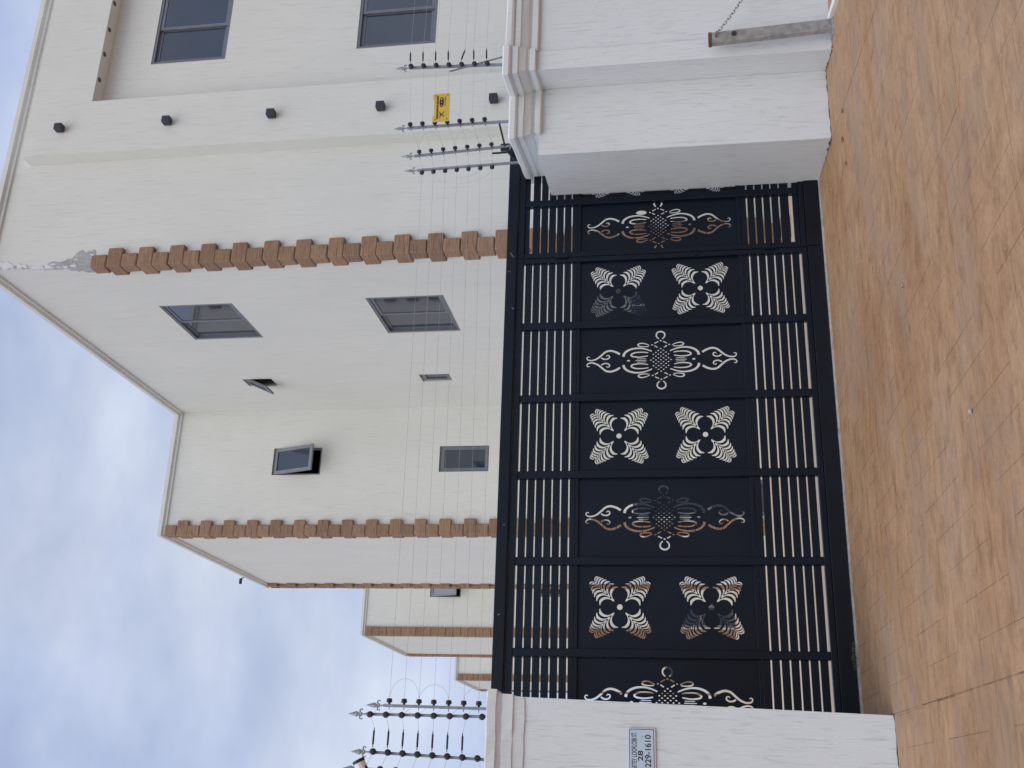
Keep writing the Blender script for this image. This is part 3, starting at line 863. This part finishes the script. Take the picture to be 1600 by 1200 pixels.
P4 = fence_post('P4', 'last fence post on the right wall, nearest the gate opening', (5.895, 9.2, 2.88), (5.868, 9.2, 3.985), 3.935, 7, (-0.95, -0.3))
Q0 = fence_post('Q0', 'thin fence post on the left pillar with insulators facing the gate', (0.535, 8.3, 2.80), (0.545, 8.3, 3.70), 3.655, 7, (0.97, -0.1), 0.1165)
Q1 = fence_post('Q1', 'tall fence post on the left pillar right of the black springs', (0.467, 8.1, 2.79), (0.467, 8.1, 3.775), 3.733, 8, (-0.1, -0.99))
Q2 = fence_post('Q2', 'fence post on the left pillar left of the black springs', (0.165, 8.0, 2.79), (0.197, 8.0, 3.70), 3.661, 8, (0.1, -0.99), 0.1105)
Q3 = fence_post('Q3', 'fence post at the photo corner beside the white camera', (0.045, 7.95, 2.79), (0.08, 7.95, 3.74), 3.70, 8, (0.1, -0.99), 0.115)
mb = MB(); mb.tube([(6.232, 8.12, 3.44), (6.39, 8.14, 2.86)], 0.011, 4); rel(P1, mb).build('brace', M['galv'], P1)

def spring(mb, a, b):
    """tension spring with hooked ends drawn as stacked coils"""
    a = Vector(a); b = Vector(b); d = b-a; n = 13
    pts, rad = [], []
    for i in range(2*n+1):
        t = i/(2*n); pts.append(a+d*t)
        core = 0.12 < t < 0.88
        rad.append((0.0085 if i % 2 else 0.0062) if core else 0.0035)
    mb.tube(pts, rad, 7)
def sag(a, b, s, n=8):
    a = Vector(a); b = Vector(b)
    return [a.lerp(b, i/n) - Vector((0, 0, s*4*(i/n)*(1-i/n))) for i in range(n+1)]
names = ['topmost', 'second from the top', 'third from the top', 'middle', 'fifth from the top', 'sixth from the top', 'lowest']
WR = 0.0011
for k in range(7):
    wr = thing('fence_wire', 'thin electric fence wire strung across the gate, %s of the seven' % names[k], 'wire', tuple(POSTS['P4'][k]), group='electric fence wires')
    a1, a2, a3, a4 = (POSTS[q][k] for q in ('P1', 'P2', 'P3', 'P4')); b0 = POSTS['Q0'][k]; b1 = POSTS['Q1'][k]; b2 = POSTS['Q2'][k]; b3 = POSTS['Q3'][k]
    far = a1 + Vector((3.6, -0.05, 0.0)); farl = b3 + Vector((-2.0, -0.1, 0.0))
    s0 = a1 + Vector((0.035, -0.005, 0.006)); s1 = a1 + Vector((0.155, -0.01, 0.010 if k != 4 else -0.03))
    t0 = b2 + Vector((0.03, 0, 0.004)); t1 = b2 + Vector((0.165, 0.03, 0.01))
    mb = MB(); mb.tube(sag(s1, far, 0.01), WR, 4); mb.tube(sag(a1, a2, 0.003), WR, 4); mb.tube(sag(a2, a3, 0.004), WR, 4)
    mb.tube(sag(a3, a4, 0.004), WR, 4); mb.tube(sag(a4, b0, 0.012 + 0.004*random.random(), 16), WR, 4)
    mb.tube(sag(b0, b1, 0.006), WR, 4); mb.tube(sag(b1, t1, 0.003), WR, 4); mb.tube(sag(b2, b3, 0.003), WR, 4); mb.tube(sag(b3, farl, 0.01), WR, 4)
    rel(wr, mb).build('strand', M['wire'], wr)
    for p_, q_ in ((s0, s1), (t0, t1)):
        mb = MB(); spring(mb, p_, q_); rel(wr, mb).build('spring', M['black'], wr)
def jumper(label, a, b, bulge, n=14):
    a = Vector(a); b = Vector(b); c = (a+b)/2; hlf = (a-b)/2
    pts = [c + hlf*math.cos(math.pi*i/n) + Vector(bulge)*math.sin(math.pi*i/n) for i in range(n+1)]
    mb = MB(); mb.tube(pts, WR*1.05, 4); o = mb.build('jumper_wire', M['wire'])
    tag(o, label, 'wire', 'looped jumper wires of the electric fence')
q = POSTS['Q0']; p = POSTS['P4']; p3 = POSTS['P3']
jumper('highest looped jumper wire beside the thin post on the left pillar', q[0], q[2], (0.16, 0, 0))
jumper('middle looped jumper wire beside the thin post on the left pillar', q[2], q[4], (0.12, 0, 0))
jumper('lowest looped jumper wire beside the thin post on the left pillar', q[5], q[6]-Vector((0, 0, 0.1)), (0.11, 0, 0))
jumper('wide looped jumper wire left of the last post on the right wall', p[1], p[6], (-0.16, 0, 0))
jumper('inner looped jumper wire left of the last post on the right wall', p[2], p[5], (-0.09, 0, 0))
jumper('looped jumper wire right of the leaning fence post', p3[0], p3[2], (0.12, -0.12, 0))
jumper('lower looped jumper wire right of the leaning fence post', p3[3], p3[5], (0.11, -0.11, 0))

# black pipe bracket on the end of the wall
br = thing('pipe_bracket', 'black pipe bracket fixed between the posts at the wall end', 'bracket', (5.9, 8.8, 2.9))
mb = MB(); mb.tube([(5.93, 8.55, 3.03), (5.875, 8.92, 3.025)], 0.010, 6)
mb.tube([(5.875, 8.98, 3.17), (5.89, 9.0, 2.92)], 0.010, 6)
rel(br, mb).build('rod', M['black'], br)
mb = MB(); mb.tube([(5.89, 8.92, 3.02), (5.86, 9.08, 2.955)], 0.023, 8); mb.tube([(5.87, 9.03, 2.95), (5.90, 9.03, 2.90)], 0.03, 8)
rel(br, mb).build('elbow', M['black'], br)
mb = MB(); mb.box(5.84, 5.92, 8.885, 8.91, 2.98, 3.07, ch=0.004); rel(br, mb).build('clamp', M['black'], br)

# yellow warning sign hung on the wires
def rrect(x0, x1, z0, z1, r, n=4):
    o = []
    for cx_, cz_, s0 in ((x1-r, z1-r, 0), (x0+r, z1-r, 90), (x0+r, z0+r, 180), (x1-r, z0+r, 270)):
        for k in range(n+1):
            t = R(s0+90*k/n); o.append((cx_+r*math.cos(t), cz_+r*math.sin(t)))
    return o
def yplate(mb, pts, y0, y1):
    n = len(mb.v); c = len(pts)
    mb.v += [(x, y0, z) for x, z in pts] + [(x, y1, z) for x, z in pts]
    mb.f.append(tuple(n+i for i in range(c))); mb.f.append(tuple(n+c+i for i in range(c))[::-1])
    for i in range(c): j = (i+1) % c; mb.f.append((n+i, n+j, n+c+j, n+c+i))
ws = thing('warning_sign', 'yellow electric fence warning plate hung on the wires', 'sign', (5.967, 8.30, 3.545))
W2, H2 = 0.155, 0.081
mb = MB(); yplate(mb, [(-W2, -H2), (W2-0.005, -H2), (W2, -H2+0.006), (W2, H2-0.006), (W2-0.006, H2), (W2-0.06, H2), (W2-0.075, H2-0.012), (-W2+0.075, H2-0.012), (-W2+0.06, H2), (-W2+0.005, H2), (-W2, H2-0.006)], -0.003, 0.003)
fc = mb.build('plate', M['yellow'], ws)
mb = MB()      # line of bold lettering, too small to read
x = -W2+0.03
while x < W2-0.035:
    wd = random.uniform(0.007, 0.011)
    yplate(mb, [(x, 0.026), (x+wd, 0.026), (x+wd, 0.045), (x, 0.045)], -0.0045, -0.0031); x += wd+random.choice((0.0022, 0.0022, 0.006))
mb.build('lettering', M['brownink'], fc)
mb = MB(); x = 0.012
while x < W2-0.04:
    wd = random.uniform(0.004, 0.006); yplate(mb, [(x, -0.040), (x+wd, -0.040), (x+wd, -0.034), (x, -0.034)], -0.0045, -0.0031); x += wd+0.002
mb.build('lettering', M['brownink'], fc)
mb = MB(); ox = 0.058
outer = [(ox+0.056*math.cos(2*math.pi*k/24), -0.003+0.0205*math.sin(2*math.pi*k/24)) for k in range(24)]
yplate(mb, outer, -0.0045, -0.0031); mb.build('emblem', M['ink'], fc)
mb = MB()
for dx, w_, h_ in ((-0.036, 0.008, 0.006), (0.0, 0.006, 0.008), (0.034, 0.012, 0.007)):
    yplate(mb, [(ox+dx-w_, -0.003-h_*0.4), (ox+dx, -0.003-h_), (ox+dx+w_, -0.003), (ox+dx, -0.003+h_), (ox+dx-w_, -0.003+h_*0.6)], -0.0055, -0.0046)
mb.build('emblem_mark', M['yellow'], fc)
mb = MB(); fx = -0.082     # struck figure
for pts in ([(-0.006, 0.012), (0.006, 0.014), (0.012, -0.012), (0.0, -0.016)], [(0.006, 0.006), (0.034, 0.02), (0.036, 0.014), (0.010, -0.002)], [(-0.004, 0.004), (-0.032, 0.016), (-0.034, 0.010), (-0.004, -0.006)],
            [(0.008, -0.008), (0.036, -0.03), (0.031, -0.034), (0.002, -0.014)], [(0.002, -0.010), (-0.022, -0.034), (-0.028, -0.030), (-0.004, -0.006)]):
    yplate(mb, [(fx+a, b) for a, b in pts], -0.0045, -0.0031)
mb.build('figure', M['brownink'], fc)
for a in (-1, 1):
    for b_, zz_ in ((1, 0.052), (-1, -0.06)):
        mb = MB(); mb.tube([(a*(W2-0.022), -0.0065, zz_), (a*(W2-0.022), 0.0, zz_)], 0.0055, 8); mb.build('rivet', M['brownink'], ws)
ws.rotation_euler = (0, R(-1.0), R(0))

# ------------------------------------------------------------------ number plate
npl = thing('number_plate', 'pale blue street and house number plate on the left pillar', 'sign', (0.12, 7.936, 1.716))
mb = MB(); yplate(mb, rrect(-0.42, 0.284, -0.094, 0.094, 0.014), 0.0, 0.006); npb = mb.build('plate', M['platerim'], npl)
mb = MB(); yplate(mb, rrect(-0.412, 0.278, -0.084, 0.088, 0.012), -0.0012, 0.0); mb.build('border', M['ink'], npl)
mb = MB(); yplate(mb, rrect(-0.409, 0.274, -0.080, 0.084, 0.010), -0.0024, -0.0012); mb.build('face', M['plate'], npl)
def text_mesh(name, s, h, width, x_right, z_base, y, parent, mat, bold=0.012):
    cu = bpy.data.curves.new(name, 'FONT'); cu.body = s; cu.size = 1.0; cu.offset = bold; cu.extrude = 0.0
    to = bpy.data.objects.new(name, cu); COL.objects.link(to)
    dg = bpy.context.evaluated_depsgraph_get(); me = bpy.data.meshes.new_from_object(to.evaluated_get(dg))
    bpy.data.objects.remove(to); bpy.data.curves.remove(cu)
    xs = [v.co.x for v in me.vertices]; ys_ = [v.co.y for v in me.vertices]
    x0, x1, y0, y1 = min(xs), max(xs), min(ys_), max(ys_)
    for v in me.vertices:
        v.co = (x_right - (x1-v.co.x)/(x1-x0)*width, y, z_base + (v.co.y-y0)/(y1-y0)*h)
    me.materials.clear(); me.materials.append(mat); me.name = name
    return obj(name, me, parent)
text_mesh('street_name', 'ARTEY LOOFLOBI ST.', 0.036, 0.255, 0.258, 0.037, -0.0034, npl, M['ink'], 0.014)
text_mesh('house_number', '28', 0.036, 0.068, 0.134, -0.006, -0.0034, npl, M['ink'], 0.016)
text_mesh('postal_code', '-229-1610', 0.043, 0.232, 0.240, -0.062, -0.0034, npl, M['ink'], 0.014)
mb = MB(); mb.tube([(0.226, -0.0045, -0.003), (0.226, -0.0025, -0.003)], 0.004, 8); mb.build('screw', M['steel'], npl)

# white bullet camera at the corner of the photo
wc = thing('security_camera', 'white bullet security camera by the fence post on the left pillar', 'camera', (0.10, 7.93, 3.70))
mb = MB(); mb.tube([(-0.10, 0.0, -0.02), (0.02, -0.01, 0.045)], 0.042, 14); mb.build('housing', M['camwhite'], wc)
mb = MB(); mb.tube([(0.021, -0.010, 0.0455), (0.040, -0.012, 0.056)], 0.045, 14); mb.build('hood', M['black'], wc)
mb = MB(); mb.tube([(-0.06, 0.01, -0.03), (-0.055, 0.02, -0.12)], 0.014, 8); mb.build('arm', M['camwhite'], wc)

# ------------------------------------------------------------------ chain post by the wall
cpst = thing('chain_post', 'short grey steel post with rusty top against the white wall', 'post', (6.19, 7.86, 0))
mb = MB(); mb.box(-0.055, 0.055, -0.03, 0.03, -0.03, 1.06, ch=0.004)
mb.v = [(x - 0.02*(z/1.06) + 0.035*(1-z/1.06), y, z) for x, y, z in mb.v]
mb.build('shaft', M['steel'], cpst)
M['rust'] = simple('rust', (0.14, 0.06, 0.035), 0.85, vary=0.4, scale=40)
mb = MB(); mb.box(-0.078, 0.036, -0.033, 0.033, 1.035, 1.064, ch=0.003); mb.build('cap', M['rust'], cpst)
mb = MB(); mb.tube([(-0.0, -0.045, 0.845), (-0.0, -0.028, 0.845)], 0.022, 10); mb.build('bolt', M['lampgrey'], cpst)
mb = MB(); mb.tube([(-0.02, 0.03, 1.0), (-0.02, -0.05, 1.0), (0.02, -0.055, 0.99), (0.02, 0.03, 1.0)], 0.007, 6); mb.build('shackle', M['rust'], cpst)
mb = MB(); mb.box(-0.04, 0.10, -0.06, 0.10, -0.03, 0.014, ch=0.004); mb.build('foot', M['steel'], cpst)
ch = thing('barrier_chain', 'steel link chain hanging from the grey post towards the right', 'chain', (6.19, 7.80, 1.0))
def link_mesh():
    mb = MB(); n = 14; a, b = 0.018, 0.0105
    pts = []
    for i in range(n+1):
        t = 2*math.pi*i/n; x = b*math.cos(t); z = b*math.sin(t)
        z += a*0.55 if z >= 0 else -a*0.55
        pts.append((x, 0, z))
    mb.tube(pts, 0.0033, 6, cap=False); return mb.mesh('link', M['steel'], True)
lk = link_mesh()
a_ = Vector((0.0, 0.0, -0.01)); b_ = Vector((0.80, 0.02, -0.42))
nl = 28
for i in range(nl):
    t = (i+0.5)/nl
    pz = a_.lerp(b_, t) - Vector((0, 0, 0.05*4*t*(1-t)))
    t2 = t+0.01; pz2 = a_.lerp(b_, t2) - Vector((0, 0, 0.05*4*t2*(1-t2)))
    o = obj('link', lk, ch); o.location = pz
    qz = (pz2-pz).to_track_quat('Z', 'Y'); o.rotation_mode = 'QUATERNION'
    o.rotation_quaternion = qz @ Matrix.Rotation(R(90) if i % 2 else 0, 4, 'Z').to_quaternion()
# white painted strip at the foot of the wall
mb = MB(); mb.prism([(6.31, 7.96), (6.37, 7.955), (6.22, 7.30), (6.15, 7.31)], -0.02, 0.035)
tag(mb.build('white_kerb', M['kerbwhite']), 'narrow white painted kerb strip at the foot of the wall', 'kerb')

# ------------------------------------------------------------------ litter and weeds
spots = [((5.28, 7.752), 'dry leaf on the paving nearest the chain post'), ((5.08, 7.87), 'middle of three dry leaves in front of the white wall'),
         ((4.825, 7.825), 'dry leaf on the paving farthest from the chain post of three'), ((2.97, 6.29), 'curled straw scrap on the paving before the gate'),
         ((1.756, 5.151), 'small pale snail-like pebble on the paving in the foreground')]
for k, ((x, y), lab) in enumerate(spots):
    mb = MB(); n = 9; s = 0.018 if k < 3 else 0.012
    ring = []
    for i in range(n):
        t = 2*math.pi*i/n; r_ = s*random.uniform(0.6, 1.2)
        ring.append((x+r_*math.cos(t)*1.5, y+r_*math.sin(t), random.uniform(0.002, 0.02)))
    c_ = len(mb.v); mb.v += ring + [(x, y, 0.008)]
    for i in range(n): mb.f.append((i, (i+1) % n, n))
    if k == 4:
        mb = MB(); mb.tube([(x-0.012, y, 0.006), (x-0.004, y, 0.011), (x+0.006, y, 0.011), (x+0.013, y, 0.006)], [0.003, 0.010, 0.010, 0.003], 8)
    mt = M['leaf'] if k < 3 else M['track']
    tag(mb.build('dry_leaf' if k < 3 else ('straw_scrap' if k == 3 else 'pebble'), mt), lab, 'leaf' if k < 3 else ('scrap' if k == 3 else 'pebble'))
mb = MB()
for i in range(420):
    x = random.uniform(-0.5, 6.3); y = random.betavariate(2.2, 1.2)*6 + 3.3
    if y > 9.2: continue
    s = random.uniform(0.001, 0.0032); t = random.uniform(0, 3.14)
    l = s*random.choice((1, 1, 1, 1.6, 3))
    c_, s_ = math.cos(t), math.sin(t)
    q = [(x+l*c_-s*s_, y+l*s_+s*c_), (x-l*c_-s*s_, y-l*s_+s*c_), (x-l*c_+s*s_, y-l*s_-s*c_), (x+l*c_+s*s_, y+l*s_-s*c_)]
    n = len(mb.v); mb.v += [(a, b, 0.0012) for a, b in q] + [(x, y, 0.0012+s)]
    mb.f += [(n, n+1, n+4), (n+1, n+2, n+4), (n+2, n+3, n+4), (n+3, n, n+4)]
M['grit'] = simple('pale_grit', (0.50, 0.40, 0.30), 0.9, vary=0.4, scale=8)
g = mb.build('grit', M['grit']); g['kind'] = 'stuff'; g['label'] = 'pale grit and crumbs scattered over the paving'
def soil_line(mb, a, b, nx, ny, wmax):
    """thin ragged dirt lodged in the angle between a wall and the paving"""
    n = max(4, int(math.hypot(b[0]-a[0], b[1]-a[1])/0.035)); prev = None
    for k in range(n+1):
        x = a[0]+(b[0]-a[0])*k/n; y = a[1]+(b[1]-a[1])*k/n
        w_ = wmax*random.uniform(0.1, 1.0)**1.6; h_ = w_*random.uniform(0.3, 0.8)
        cur = ((x-nx*0.004, y-ny*0.004, h_+0.002), (x+nx*w_, y+ny*w_, 0.0008))
        if prev: mb.poly([prev[0], cur[0], cur[1], prev[1]])
        prev = cur
M['soil'] = simple('soil', (0.085, 0.055, 0.035), 0.95, vary=0.5, scale=40)
mb = MB()
soil_line(mb, (6.085, 8.0), (6.187, 8.43), -0.97, 0.23, 0.02); soil_line(mb, (6.187, 8.43), (5.465, 8.43), 0, -1, 0.018)
soil_line(mb, (5.465, 8.43), (5.64, 9.40), -0.98, 0.17, 0.028); soil_line(mb, (-2.5, 7.933), (0.527, 7.95), 0, -1, 0.016)
soil_line(mb, (0.4, 9.325), (5.62, 9.325), 0, -1, 0.012); soil_line(mb, (6.29, 8.0), (6.09, 8.0), 0, -1, 0.02)
so = mb.build('soil', M['soil']); so['kind'] = 'stuff'; so['label'] = 'dark soil lodged along the feet of walls and gate track'
wd_ = thing('weed_tuft', 'small green weed tuft growing at the gate track near the left pillar', 'weed', (1.06, 9.30, 0.02))
mb = MB()
for i in range(60):
    t = random.uniform(0, 6.28); r_ = random.uniform(0, 0.09); x, y = r_*math.cos(t)*1.6, r_*math.sin(t)*0.4
    hx, hy, hz = random.uniform(-0.02, 0.02), random.uniform(-0.02, 0.01), random.uniform(0.015, 0.05)
    mb.poly([(x-0.004, y, 0), (x+0.004, y, 0), (x+hx+0.006, y+hy, hz*0.6), (x+hx, y+hy, hz)])
mb.build('leaves', M['moss'], wd_)
